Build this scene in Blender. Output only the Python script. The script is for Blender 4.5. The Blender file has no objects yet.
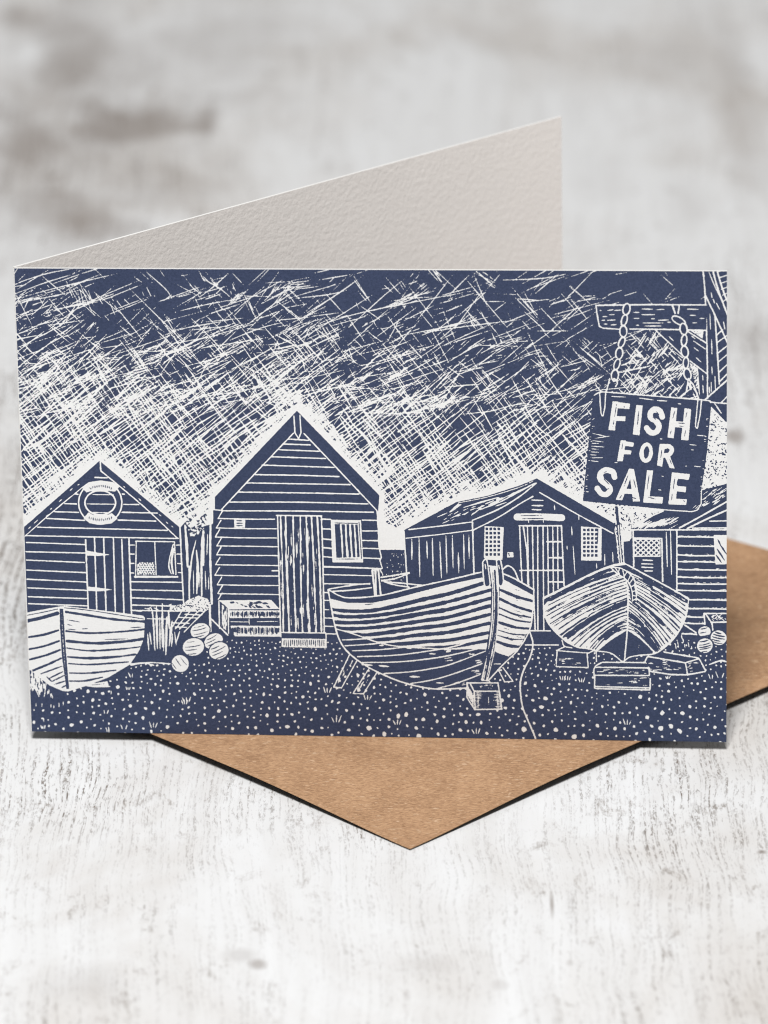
import bpy, math, random
import numpy as np
from mathutils import Vector, Matrix

random.seed(7)
rng = np.random.default_rng(7)
scene = bpy.context.scene
COL = scene.collection
IW, IH = 768, 1024

# ------------------------------------------------------------------ camera
PITCH = math.radians(24.0)
DIST = 1.8
FPX = 700 / 0.176 * DIST            # focal length in pixels
TGT = np.array([0.0, 0.0, 0.058])
fwd = np.array([0.0, math.cos(PITCH), -math.sin(PITCH)])
upv = np.array([0.0, math.sin(PITCH), math.cos(PITCH)])
rgt = np.array([1.0, 0.0, 0.0])
CAM = TGT - fwd * DIST


def ray(px, py):
    d = fwd * FPX + rgt * (px - IW / 2) - upv * (py - IH / 2)
    return d / np.linalg.norm(d)


def on_plane(px, py, z):
    d = ray(px, py)
    return CAM + d * ((z - CAM[2]) / d[2])


def at_range(px, py, p, length, far):
    """point on the pixel's line of sight that lies `length` away from p"""
    d = ray(px, py)
    q = CAM - p
    b = float(np.dot(d, q))
    c = float(np.dot(q, q)) - length * length
    disc = max(b * b - c, 0.0)
    return CAM + d * (-b + (math.sqrt(disc) if far else -math.sqrt(disc)))


cam_data = bpy.data.cameras.new('camera')
cam_data.sensor_fit = 'VERTICAL'
cam_data.sensor_height = 36.0
cam_data.lens = FPX / IH * 36.0
cam_data.clip_start = 0.05
cam_data.clip_end = 50
cam_data.dof.use_dof = True
cam_data.dof.focus_distance = DIST - 0.018
cam_data.dof.aperture_fstop = cam_data.lens / 1000 / 0.019
cam = bpy.data.objects.new('camera', cam_data)
COL.objects.link(cam)
cam.matrix_world = Matrix(((rgt[0], upv[0], -fwd[0], CAM[0]), (rgt[1], upv[1], -fwd[1], CAM[1]),
                           (rgt[2], upv[2], -fwd[2], CAM[2]), (0, 0, 0, 1)))
scene.camera = cam

# ------------------------------------------------------------------ materials


def new_mat(name):
    m = bpy.data.materials.new(name)
    m.use_nodes = True
    nt = m.node_tree
    b = nt.nodes['Principled BSDF']
    return m, nt, b


def node(nt, kind, **kw):
    n = nt.nodes.new(kind)
    for k, v in kw.items():
        if k.startswith('i_'):
            key = k[2:]
            n.inputs[int(key) if key.isdigit() else key.replace('_', ' ')].default_value = v
        else:
            setattr(n, k, v)
    return n


def ramp(nt, stops, interp='LINEAR'):
    r = nt.nodes.new('ShaderNodeValToRGB')
    cr = r.color_ramp
    cr.interpolation = interp
    while len(cr.elements) < len(stops):
        cr.elements.new(0.5)
    for e, (p, c) in zip(cr.elements, stops):
        e.position = p
        e.color = (c[0], c[1], c[2], 1) if not isinstance(c, (int, float)) else (c, c, c, 1)
    return r


def mapped(nt, scale, loc=(0, 0, 0), rot=(0, 0, 0)):
    tc = node(nt, 'ShaderNodeTexCoord')
    mp = node(nt, 'ShaderNodeMapping')
    mp.inputs['Scale'].default_value = scale
    mp.inputs['Location'].default_value = loc
    mp.inputs['Rotation'].default_value = rot
    nt.links.new(tc.outputs['Object'], mp.inputs['Vector'])
    return mp.outputs['Vector']


def math_node(nt, op, a, b=None, clamp=False):
    n = node(nt, 'ShaderNodeMath', operation=op, use_clamp=clamp)
    for i, v in enumerate((a, b)):
        if v is None:
            continue
        if isinstance(v, (int, float)):
            n.inputs[i].default_value = v
        else:
            nt.links.new(v, n.inputs[i])
    return n.outputs[0]


def noise(nt, vec, scale, detail=3, rough=0.5, dist=0.0):
    n = node(nt, 'ShaderNodeTexNoise')
    n.inputs['Scale'].default_value = scale
    n.inputs['Detail'].default_value = detail
    n.inputs['Roughness'].default_value = rough
    n.inputs['Distortion'].default_value = dist
    nt.links.new(vec, n.inputs['Vector'])
    return n.outputs['Fac']


def mix_col(nt, fac, a, b):
    n = node(nt, 'ShaderNodeMix', data_type='RGBA')
    if isinstance(fac, (int, float)):
        n.inputs['Factor'].default_value = fac
    else:
        nt.links.new(fac, n.inputs['Factor'])
    for key, v in (('A', a), ('B', b)):
        s = [i for i in n.inputs if i.name == key and i.type == 'RGBA'][0]
        if isinstance(v, tuple):
            s.default_value = (*v, 1)
        else:
            nt.links.new(v, s)
    return [o for o in n.outputs if o.type == 'RGBA'][0]


def bump(nt, bsdf, height, strength, distance):
    n = node(nt, 'ShaderNodeBump')
    n.inputs['Strength'].default_value = strength
    n.inputs['Distance'].default_value = distance
    nt.links.new(height, n.inputs['Height'])
    nt.links.new(n.outputs['Normal'], bsdf.inputs['Normal'])


# white stock of the card: felt-marked watercolour paper
def paper_material(name, colour, bump_strength):
    m, nt, b = new_mat(name)
    v = mapped(nt, (1, 1, 1))
    a = noise(nt, v, 760, 2, 0.55)
    c = noise(nt, v, 60, 2, 0.5)
    colr = mix_col(nt, c, tuple(x * 0.975 for x in colour), tuple(min(1, x * 1.02) for x in colour))
    nt.links.new(colr, b.inputs['Base Color'])
    b.inputs['Roughness'].default_value = 0.85
    b.inputs['Specular IOR Level'].default_value = 0.2
    bump(nt, b, a, bump_strength, 0.00021)
    return m


M_PAPER = paper_material('felt_marked_white_paper', (0.84, 0.795, 0.76), 0.8)
M_EDGE = paper_material('cut_paper_edge', (0.88, 0.87, 0.85), 0.1)


def ink_material(name, col_a, col_b):
    m, nt, b = new_mat(name)
    v = mapped(nt, (1, 1, 1))
    n1 = noise(nt, v, 1900, 2, 0.7)
    n2 = noise(nt, v, 30, 3, 0.6)
    f = math_node(nt, 'ADD', math_node(nt, 'MULTIPLY', n1, 0.75), math_node(nt, 'MULTIPLY', n2, 0.25))
    r = ramp(nt, [(0.36, col_a), (0.64, col_b)])
    nt.links.new(f, r.inputs['Fac'])
    nt.links.new(r.outputs['Color'], b.inputs['Base Color'])
    b.inputs['Roughness'].default_value = 0.62
    b.inputs['Specular IOR Level'].default_value = 0.2
    bump(nt, b, noise(nt, v, 700, 2, 0.5), 0.25, 0.0002)
    return m


M_NAVY = ink_material('navy_printing_ink', (0.028, 0.040, 0.082), (0.045, 0.060, 0.117))
M_WHITE = ink_material('unprinted_card_surface', (0.725, 0.725, 0.72), (0.775, 0.775, 0.77))

# brown kraft paper
M_KRAFT, nt, b = new_mat('brown_kraft_paper')
v = mapped(nt, (1, 1, 1))
vs = mapped(nt, (1, 3.2, 1), rot=(0, 0, 0.5))
fib = noise(nt, vs, 900, 4, 0.7, 0.5)
mot = noise(nt, v, 90, 4, 0.6)
r = ramp(nt, [(0.40, (0.335, 0.192, 0.105)), (0.5, (0.475, 0.280, 0.157)), (0.60, (0.595, 0.37, 0.215))])
nt.links.new(math_node(nt, 'ADD', math_node(nt, 'MULTIPLY', fib, 0.75), math_node(nt, 'MULTIPLY', mot, 0.25)), r.inputs['Fac'])
fleck = ramp(nt, [(0.64, 0.0), (0.69, 1.0)])
nt.links.new(noise(nt, vs, 520, 2, 0.5), fleck.inputs['Fac'])
c1 = mix_col(nt, math_node(nt, 'MULTIPLY', fleck.outputs['Color'], 0.55), r.outputs['Color'], (0.78, 0.58, 0.40))
fleck2 = ramp(nt, [(0.31, 1.0), (0.355, 0.0)])
nt.links.new(noise(nt, vs, 610, 2, 0.5), fleck2.inputs['Fac'])
c2 = mix_col(nt, math_node(nt, 'MULTIPLY', fleck2.outputs['Color'], 0.6), c1, (0.25, 0.13, 0.07))
nt.links.new(c2, b.inputs['Base Color'])
b.inputs['Roughness'].default_value = 0.8
b.inputs['Specular IOR Level'].default_value = 0.25
bump(nt, b, fib, 0.25, 0.00012)

# whitewashed, worn wood
M_WOOD, nt, b = new_mat('whitewashed_worn_wood')
v = mapped(nt, (1, 1, 1))
wob = noise(nt, mapped(nt, (1, 1, 1)), 9, 3, 0.5)
# grain: long thin dashes along Y, wavering sideways
tc = node(nt, 'ShaderNodeTexCoord')
sep = node(nt, 'ShaderNodeSeparateXYZ')
nt.links.new(tc.outputs['Object'], sep.inputs[0])
wx = math_node(nt, 'ADD', sep.outputs['X'], math_node(nt, 'MULTIPLY', math_node(nt, 'SUBTRACT', wob, 0.5), 0.018))


def grain_vec(kx, ky, off=0.0):
    cmb = node(nt, 'ShaderNodeCombineXYZ')
    nt.links.new(math_node(nt, 'MULTIPLY', wx, kx), cmb.inputs[0])
    nt.links.new(math_node(nt, 'MULTIPLY', sep.outputs['Y'], ky), cmb.inputs[1])
    cmb.inputs[2].default_value = off
    return cmb.outputs[0]


g1 = noise(nt, grain_vec(1050, 22), 1.0, 3, 0.55, 0.15)
g2 = noise(nt, grain_vec(1200, 380, 3.0), 1.0, 4, 0.75, 0.2)
g3 = noise(nt, grain_vec(180, 9, 7.0), 1.0, 2, 0.5, 0.2)
spk = noise(nt, grain_vec(1000, 230, 11.0), 1.0, 3, 0.7)
wear = noise(nt, mapped(nt, (1, 0.6, 1), loc=(0.3, 0.1, 0)), 14, 4, 0.6, 0.6)
wear2 = noise(nt, mapped(nt, (1, 0.75, 1), loc=(1.3, 2.1, 0)), 38, 4, 0.6, 0.6)


def rmp(src, lo, hi):
    rr = ramp(nt, [(lo, 0.0), (hi, 1.0)])
    nt.links.new(src, rr.inputs['Fac'])
    return rr.outputs['Color']


def px_ground(x, y):
    p = on_plane(x, y, 0.0)
    return p[0], p[1]


def px_ellipse(x, y, rx, ry):
    gx, gy = px_ground(x, y)
    k = 1 / 3978 * (1 + gy / 1.9)
    return gx, gy, rx * k, ry * k / math.sin(PITCH)


def blob(spec, inner, rough):
    x, y, rx, ry = px_ellipse(*spec)
    mp = node(nt, 'ShaderNodeMapping')
    mp.inputs['Location'].default_value = (-x / rx, -y / ry, 0)
    mp.inputs['Scale'].default_value = (1 / rx, 1 / ry, 0)
    nt.links.new(tc.outputs['Object'], mp.inputs['Vector'])
    ln = node(nt, 'ShaderNodeVectorMath', operation='LENGTH')
    nt.links.new(mp.outputs['Vector'], ln.inputs[0])
    d = math_node(nt, 'ADD', ln.outputs['Value'], math_node(nt, 'MULTIPLY', math_node(nt, 'SUBTRACT', wear2, 0.5), rough))
    return math_node(nt, 'SUBTRACT', 1.0, rmp(d, inner, 1.0))


w = math_node(nt, 'MULTIPLY', math_node(nt, 'MULTIPLY', rmp(wear, 0.42, 0.68), rmp(wear2, 0.34, 0.64)), 0.55)
for spec, s_ in (((75, 785, 130, 60), .95), ((20, 520, 60, 280), 1.3), ((680, 790, 130, 120), .7), ((740, 640, 60, 130), .9),
                 ((250, 800, 110, 45), .5), ((650, 960, 150, 45), .25), ((375, 835, 60, 30), .6), ((745, 350, 50, 160), .9), ((90, 150, 180, 160), .7)):
    w = math_node(nt, 'MAXIMUM', w, math_node(nt, 'MULTIPLY', blob(spec, 0.15, 1.4), s_))
dashes = math_node(nt, 'MULTIPLY', rmp(g1, 0.50, 0.62), rmp(g2, 0.46, 0.58))
dash_f = math_node(nt, 'MULTIPLY', dashes, math_node(nt, 'ADD', math_node(nt, 'MULTIPLY', w, 1.25), 0.13), clamp=True)
speck_f = math_node(nt, 'MULTIPLY', rmp(spk, 0.56, 0.66), math_node(nt, 'ADD', math_node(nt, 'MULTIPLY', w, 0.8), 0.04), clamp=True)
base = mix_col(nt, rmp(g3, 0.3, 0.7), (0.82, 0.82, 0.82), (0.87, 0.875, 0.88))
base = mix_col(nt, math_node(nt, 'MULTIPLY', rmp(wear, 0.48, 0.72), 0.55), base, (0.575, 0.52, 0.465))
c1 = mix_col(nt, math_node(nt, 'MULTIPLY', dash_f, 0.85), base, (0.16, 0.12, 0.09))
# chips: small patches where the paint has flaked, broken up by the grain
chip = noise(nt, mapped(nt, (1, 0.6, 1), loc=(4.2, 0.7, 0)), 95, 5, 0.72, 0.4)
chip_f = math_node(nt, 'MULTIPLY', rmp(chip, 0.575, 0.66), rmp(spk, 0.40, 0.58))
chip_f = math_node(nt, 'MULTIPLY', chip_f, math_node(nt, 'ADD', math_node(nt, 'MULTIPLY', w, 0.6), 0.30), clamp=True)
c1 = mix_col(nt, chip_f, c1, (0.22, 0.17, 0.13))
c2 = mix_col(nt, math_node(nt, 'MULTIPLY', speck_f, 0.8), c1, (0.11, 0.08, 0.055))
WOOD_NT, WOOD_B, WOOD_COL = nt, b, c2


def wood_stains(stains):
    """bare-wood patches where the whitewash has worn through"""
    col = WOOD_COL
    for spec in stains:
        f = math_node(nt, 'MULTIPLY', blob(spec[:4], 0.3, 1.6), spec[4])
        col = mix_col(nt, f, col, (0.28, 0.235, 0.205))
    nt.links.new(col, b.inputs['Base Color'])


b.inputs['Roughness'].default_value = 0.6
b.inputs['Specular IOR Level'].default_value = 0.3
hgt = math_node(nt, 'SUBTRACT', 1.0, math_node(nt, 'ADD', dash_f, math_node(nt, 'MULTIPLY', speck_f, 0.5)))
bump(nt, b, hgt, 0.35, 0.0004)


wood_stains([(140, 124, 85, 22, 0.55), (105, 128, 40, 26, 0.45), (206, 126, 18, 24, 0.65), (15, 16, 32, 22, 0.6), (25, 145, 45, 40, 0.5),
             (75, 40, 50, 80, 0.38), (70, 205, 60, 30, 0.38), (105, 228, 60, 20, 0.4), (170, 190, 80, 34, 0.26), (150, 60, 160, 90, 0.2), (250, 40, 90, 90, 0.14),
             (60, 150, 150, 170, 0.3), (640, 60, 60, 40, 0.14), (700, 60, 50, 90, 0.14), (742, 120, 30, 140, 0.2), (735, 436, 13, 9, 0.65), (752, 340, 30, 40, 0.28),
             (690, 210, 30, 40, 0.18), (600, 180, 40, 40, 0.1), (480, 40, 70, 30, 0.08),
             (258, 964, 12, 6, 0.55), (240, 955, 22, 8, 0.25), (552, 905, 4, 18, 0.7), (80, 985, 60, 24, 0.18),
             (430, 965, 40, 14, 0.16), (500, 985, 10, 6, 0.2), (570, 963, 6, 4, 0.3), (762, 852, 8, 3, 0.8)])

# ------------------------------------------------------------------ object helpers


def link(name, me, parent=None):
    o = bpy.data.objects.new(name, me)
    COL.objects.link(o)
    if parent:
        o.parent = parent
    return o


def mesh_from(name, verts, faces, mats, mat_idx=None, smooth=False):
    me = bpy.data.meshes.new(name)
    me.from_pydata([tuple(map(float, p)) for p in verts], [], faces)
    for m in mats:
        me.materials.append(m)
    if mat_idx is not None:
        me.polygons.foreach_set('material_index', mat_idx)
    if smooth:
        me.polygons.foreach_set('use_smooth', [True] * len(me.polygons))
    me.update()
    return me


# ------------------------------------------------------------------ tabletop
S = 1.6
top = [(-S, -S, 0), (S, -S, 0), (S, S, 0), (-S, S, 0)]
bot = [(x, y, -0.03) for x, y, _ in top]
table = link('tabletop', mesh_from('tabletop', top + bot, [(0, 1, 2, 3), (7, 6, 5, 4), (0, 4, 5, 1), (1, 5, 6, 2), (2, 6, 7, 3), (3, 7, 4, 0)], [M_WOOD]))
table['kind'] = 'structure'
table['label'] = 'whitewashed worn wooden tabletop with grey grain'

# ------------------------------------------------------------------ the card's corners in space
Z_CARD = 0.0030
Q_TL, Q_TR, Q_BR, Q_BL = (14.2, 268.3), (727.0, 271.3), (726.4, 742.0), (31.8, 731.3)
BL = on_plane(*Q_BL, Z_CARD)
BR = on_plane(*Q_BR, Z_CARD)
CARD_W = float(np.linalg.norm(BR - BL))


def upright(px, py, foot):
    """point on the line of sight right above a foot point: same depth plane, slight lean allowed"""
    d = ray(px, py)
    t = (foot[1] - CAM[1]) / d[1]
    return CAM + d * t


TL, TR = upright(*Q_TL, BL), upright(*Q_TR, BR)
CARD_H = float(np.linalg.norm(TL - BL) + np.linalg.norm(TR - BR)) / 2
n_front = np.cross(BR - BL, TL - BL)
n_front /= np.linalg.norm(n_front)
if n_front[1] > 0:
    n_front = -n_front
B_TR = at_range(561.5, 116.5, TL, CARD_W, True)
bot_dir = B_TR - TL
B_BR = BL + np.array([bot_dir[0], bot_dir[1], 0.0]) * (CARD_W / np.linalg.norm(bot_dir[:2]))
B_BR[2] = Z_CARD
print('CARD', CARD_W, CARD_H, 'TL', TL, 'TR', TR, 'BTR', B_TR, 'BBR', B_BR)

ORIGIN = Vector((float(BL[0]), float(BL[1]), Z_CARD))
card = bpy.data.objects.new('greeting_card', None)
card.empty_display_size = 0.02
COL.objects.link(card)
card.location = ORIGIN
card['label'] = 'folded navy and white linocut card of fishing huts and boats, standing on a brown envelope'
card['category'] = 'greeting card'
O3 = np.array(ORIGIN)


def slab(name, corners, normal, thick, mats, n=1):
    """thin sheet of card stock: the given face plus a face `thick` behind it"""
    c = [np.array(p) - O3 for p in corners]
    bk = [p - normal * thick for p in c]
    faces = [(0, 1, 2, 3), (7, 6, 5, 4), (0, 4, 5, 1), (1, 5, 6, 2), (2, 6, 7, 3), (3, 7, 4, 0)]
    me = mesh_from(name, c + bk, faces, mats, [0, 0, 1, 0, 1, 1])
    return link(name, me, card)


THICK = 0.0006
front = slab('front_panel', [BL, BR, TR, TL], n_front, THICK, [M_PAPER, M_EDGE])
n_back = np.cross(B_BR - BL, TL - BL)
n_back /= np.linalg.norm(n_back)
if n_back[1] > 0:
    n_back = -n_back
back_shift = -n_front * (THICK + 0.0001)
back = slab('back_panel', [BL + back_shift, B_BR, B_TR, TL + back_shift], n_back, THICK, [M_PAPER, M_EDGE])
fold_pts = []
for base in (BL, TL):
    for i in range(9):
        a = math.pi * i / 8
        cc = base - n_front * (THICK + 0.00005)
        fold_pts.append(cc - O3 + n_front * math.cos(a) * (THICK + 0.00005) - (BR - BL) / CARD_W * math.sin(a) * 0.00025)
ff = [(i, i + 1, i + 10, i + 9) for i in range(8)]
fold = link('fold', mesh_from('fold', fold_pts, ff, [M_EDGE], smooth=True), card)

# ------------------------------------------------------------------ the printed picture
# It is cut as real flat shapes: the design is worked out on a fine grid as a
# white/navy field and then contoured into polygons lying on the front panel.
R = 3.0
GW, GH = int(713 * R), int(474 * R)
F = np.zeros((GH + 1, GW + 1), np.float32)
OWN = np.zeros((GH + 1, GW + 1), np.uint8)


def homography(src, dst):
    A, bb = [], []
    for (x, y), (u, v_) in zip(src, dst):
        A.append([x, y, 1, 0, 0, 0, -u * x, -u * y]); bb.append(u)
        A.append([0, 0, 0, x, y, 1, -v_ * x, -v_ * y]); bb.append(v_)
    h = np.linalg.solve(np.array(A, float), np.array(bb, float))
    return np.append(h, 1).reshape(3, 3)


HM = homography([Q_TL, Q_TR, Q_BR, Q_BL], [(0, 0), (GW, 0), (GW, GH), (0, GH)])
TX = [0.0, 0.0, 1.0]
NAMES = ['printed_sky']
CUR = 0


def motif(name):
    global CUR
    NAMES.append(name)
    CUR = len(NAMES) - 1


def use(i):
    global CUR
    CUR = i


def T(ox, oy, k):
    TX[:] = [ox, oy, k]


def pts(p):
    if isinstance(p, str):
        p = [tuple(float(c) for c in q.split(',')) for q in p.split()]
    a = np.array(p, float)
    a = a / TX[2] + np.array([TX[0], TX[1]])
    h = np.c_[a, np.ones(len(a))] @ HM.T
    return h[:, :2] / h[:, 2:3]


def curve(a, n=8):
    if len(a) < 3:
        return a
    p = np.vstack([2 * a[0] - a[1], a, 2 * a[-1] - a[-2]])
    t = np.linspace(0, 1, n, endpoint=False)[:, None]
    out = []
    for i in range(1, len(p) - 2):
        p0, p1, p2, p3 = p[i - 1:i + 3]
        out.append(0.5 * (2 * p1 + (p2 - p0) * t + (2 * p0 - 5 * p1 + 4 * p2 - p3) * t ** 2 + (3 * p1 - p0 - 3 * p2 + p3) * t ** 3))
    out.append(a[-1:])
    return np.vstack(out)


def _apply(x0, x1, y0, y1, cov, ink, own):
    sub = F[y0:y1, x0:x1]
    if ink:
        np.maximum(sub, cov, out=sub)
    else:
        np.minimum(sub, 1 - cov, out=sub)
    if own:
        OWN[y0:y1, x0:x1][cov > 0.5] = CUR


def _stroke(a, hw, ink, own=True):
    """a: canvas points, hw: half width at each point (canvas px)"""
    for (p, q, h0, h1) in zip(a[:-1], a[1:], hw[:-1], hw[1:]):
        m = max(h0, h1) + 1.5
        x0 = max(int(min(p[0], q[0]) - m), 0); x1 = min(int(max(p[0], q[0]) + m) + 2, GW + 1)
        y0 = max(int(min(p[1], q[1]) - m), 0); y1 = min(int(max(p[1], q[1]) + m) + 2, GH + 1)
        if x1 <= x0 or y1 <= y0:
            continue
        X = np.arange(x0, x1, dtype=np.float32)[None, :] - p[0]
        Y = np.arange(y0, y1, dtype=np.float32)[:, None] - p[1]
        d = q - p
        L2 = float(d @ d) + 1e-9
        t = np.clip((X * d[0] + Y * d[1]) / L2, 0, 1)
        dist = np.sqrt((X - t * d[0]) ** 2 + (Y - t * d[1]) ** 2)
        _apply(x0, x1, y0, y1, np.clip(0.5 + (h0 + (h1 - h0) * t) - dist, 0, 1), ink, own)


NAVY_GAIN = 1.3


def L(p, w=7, ink=1, tap=0.0, cv=True, own=True, wob=0.10):
    """cut line; w in the current zoom's pixels; tap = share of width lost at both ends"""
    a = pts(p)
    a = curve(a) if cv and len(a) > 2 else a
    seg = np.linalg.norm(np.diff(a, axis=0), axis=1)
    n = max(int(seg.sum() / 6), 2)
    s = np.r_[0, np.cumsum(seg)]
    u = np.linspace(0, s[-1], n + 1)
    a = np.c_[np.interp(u, s, a[:, 0]), np.interp(u, s, a[:, 1])]
    x = np.linspace(0, 1, n + 1)
    hw = w * (1 if ink else NAVY_GAIN) / TX[2] * R / 2 * (1 - tap * np.abs(2 * x - 1) ** 1.5) * (1 + 1.5 * wob * np.convolve(rng.normal(size=n + 3), [.25, .5, .25], 'valid'))
    _stroke(a, np.maximum(hw, 0.2), ink, own)


def LS(lines, w=7, ink=1, tap=0.0, own=True, cv=True):
    for s in lines.split(';'):
        s = s.strip()
        if s:
            L(s, w, ink, tap, own=own, cv=cv)


def _inside(a, x0, x1, y0, y1):
    X = np.arange(x0, x1, dtype=np.float32)[None, :]
    Y = np.arange(y0, y1, dtype=np.float32)[:, None]
    ins = np.zeros((y1 - y0, x1 - x0), bool)
    dm = np.full(ins.shape, 1e9, np.float32)
    for p, q in zip(a, np.roll(a, -1, axis=0)):
        d = q - p
        if abs(d[1]) > 1e-9:
            ins ^= ((p[1] > Y) != (q[1] > Y)) & (X < d[0] * (Y - p[1]) / d[1] + p[0])
        t = np.clip(((X - p[0]) * d[0] + (Y - p[1]) * d[1]) / (float(d @ d) + 1e-9), 0, 1)
        np.minimum(dm, (X - p[0] - t * d[0]) ** 2 + (Y - p[1] - t * d[1]) ** 2, out=dm)
    sd = np.sqrt(dm)
    return np.where(ins, sd, -sd)


def P(p, ink=0, cv=False, own=True):
    a = pts(p)
    if cv:
        a = curve(np.vstack([a, a[:1]]))[:-1]
    x0 = max(int(a[:, 0].min()) - 2, 0); x1 = min(int(a[:, 0].max()) + 3, GW + 1)
    y0 = max(int(a[:, 1].min()) - 2, 0); y1 = min(int(a[:, 1].max()) + 3, GH + 1)
    if x1 <= x0 or y1 <= y0:
        return
    _apply(x0, x1, y0, y1, np.clip(0.5 + _inside(a, x0, x1, y0, y1), 0, 1), ink, own)


def E(cx, cy, rx, ry, ink=1, rot=0.0, own=True, n=20, jit=0.0):
    a = []
    for i in range(n):
        t = 2 * math.pi * i / n
        k = 1 + jit * random.uniform(-1, 1)
        x, y = rx * math.cos(t) * k, ry * math.sin(t) * k
        a.append((cx + x * math.cos(rot) - y * math.sin(rot), cy + x * math.sin(rot) + y * math.cos(rot)))
    P(a, ink, own=own)


def ring(cx, cy, rx, ry, w, ink=1, rot=0.0):
    a = []
    for i in range(25):
        t = 2 * math.pi * i / 24
        x, y = rx * math.cos(t), ry * math.sin(t)
        a.append((cx + x * math.cos(rot) - y * math.sin(rot), cy + x * math.sin(rot) + y * math.cos(rot)))
    L(a, w, ink, cv=False)


def dash(x, y, length, ang, w, ink=1, own=True, tap=0.75):
    c, s = math.cos(ang) * length / 2, math.sin(ang) * length / 2
    L([(x - c, y - s), (x, y), (x + c, y + s)], w, ink, tap, cv=False, own=own)


def U(a, b):
    return random.uniform(a, b)


# ---- sky -----------------------------------------------------------
T(0, 0, 1)


def white_share(x, y):
    """how much of the sky is cut away"""
    pts_ = [(268, .13), (295, .19), (320, .26), (345, .33), (370, .40), (395, .48), (420, .55), (450, .58), (540, .60)]
    y = y - np.interp(x, [0, 250, 350, 560, 600, 740], [4, 4, 26, 30, 6, 0])
    f = np.interp(y + 10 * math.sin(x * 0.021 + 1.0) + 6 * math.sin(x * 0.05), [p[0] for p in pts_], [p[1] for p in pts_])
    f += (.10 if y > 395 else .06) * (math.sin(x * .061 + y * .033 + 1.7) * math.sin(y * .083 - x * .027) + .6 * math.sin(x * .15 - y * .11) * math.sin(x * .05 + y * .17))
    if x > 545 and y < 400:
        f *= 0.8
    if x > 588 and y < 402:
        f *= 0.35
    return max(f, .06)


D = math.radians
# fine cross hatching lower down, two families
for ang, sp in ((D(-37), 3.1), (D(54), 3.3)):
    c, s = math.cos(ang), math.sin(ang)
    o = -700.0
    while o < 900:
        o += sp * U(0.55, 1.65)
        t = -200 + U(0, 30)
        while t < 1000:
            ln = U(8, 44)
            x, y = 20 + t * c - o * s, 300 + t * s + o * c
            t += ln * U(0.75, 1.0) + (U(0, 5) if random.random() < .4 else 0)
            if not (5 < x < 740 and 330 < y < 560):
                continue
            f = white_share(x, y)
            if random.random() > (f - .27) * 3.2:
                continue
            xm, ym = x + ln / 2 * c, y + ln / 2 * s
            f = white_share(xm, ym)
            dash(xm, ym, ln * 1.1, ang + D(random.gauss(0, 4)), (0.5 + 1.2 * max(f - .3, 0) / .3) * U(.5, 1.3), tap=.6)
# looser, longer scratches higher up
for i in range(3000):
    y = 268 + 145 * U(0, 1) ** 0.9
    x = U(5, 735)
    if random.random() > min(1, white_share(x, y) * 1.9):
        continue
    k = random.random()
    if k < .36:
        ang, ln = D(-18 + random.gauss(0, 8)), U(16, 95) * U(.55, 1)
    elif k < .66:
        ang, ln = D(50 + random.gauss(0, 9)), U(12, 64) * U(.55, 1)
    else:
        ang, ln = D(-40 + random.gauss(0, 9)), U(12, 64) * U(.55, 1)
    if random.random() < .12:
        for q in range(random.randint(2, 5)):
            dash(x + U(-9, 9), y + U(-6, 6), ln * U(.3, .7), ang + D(U(-12, 12)), U(.4, .8), tap=.8)
    if x > 590 and y < 320:
        ln = min(ln, 22)
    dash(x, y, ln, ang, U(.38, .82), tap=.8)
# the long scratches one can follow by eye
T(0, 250, 2.56)
LS('40,125 150,95 320,55;105,165 190,140 290,120;120,155 260,130;60,105 110,85 190,60;60,155 75,120;40,85 120,60 200,45;'
   '105,65 165,115;150,115 200,85 260,60;45,250 140,200 220,150;370,55 420,100 440,130;320,90 380,150 450,220 520,300;'
   '440,160 520,140 600,125;500,125 540,95 590,50;500,65 560,100 600,135;610,205 680,150 740,100;640,120 720,75;'
   '440,205 520,190 580,180;620,200 680,205;300,190 340,225;690,120 768,180;60,310 140,270 210,230;110,180 180,240;'
   '290,140 330,190 370,240;480,170 540,230 590,290;560,240 660,200 740,180;40,170 90,150', 2.5, 1, .8)
T(290, 250, 2.477)
LS('0,210 150,160 320,125 480,95;0,120 90,110 150,95;20,165 110,110 180,60;80,105 130,160;60,75 150,60;130,200 230,110 280,70;'
   '150,70 190,125;230,155 290,240;250,215 380,190 510,160;290,210 420,190 580,170;380,120 440,60;420,60 480,130 540,200;'
   '500,75 620,70 700,55;550,120 620,125;600,110 660,60;640,200 720,130;690,120 740,180;10,210 80,280;360,225 450,150;'
   '440,300 520,240;620,290 660,350 700,400;540,310 580,380;600,200 690,200;200,330 290,300 380,250;360,340 480,330', 2.4, 1, .8)
T(0, 0, 1)

# ---- clear light round the roofs ------------------------------------


def glow(path, n, spread):
    n = int(n * 1.15)
    """the printmaker cleared more and more ink towards the roof line"""
    a = np.array([tuple(float(c) for c in q.split(',')) for q in path.split()])
    L(path, 5, 1, cv=False)
    seg = np.linalg.norm(np.diff(a, axis=0), axis=1)
    s = np.r_[0, np.cumsum(seg)]
    for i in range(n):
        u = U(0, s[-1])
        x = np.interp(u, s, a[:, 0]); y = np.interp(u, s, a[:, 1])
        k = random.expovariate(1) * spread * .55
        dash(x + U(-3, 3), y - k, U(4, 12), random.choice((D(-37), D(54), D(-44))), U(.8, 1.6), tap=.6)


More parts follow.
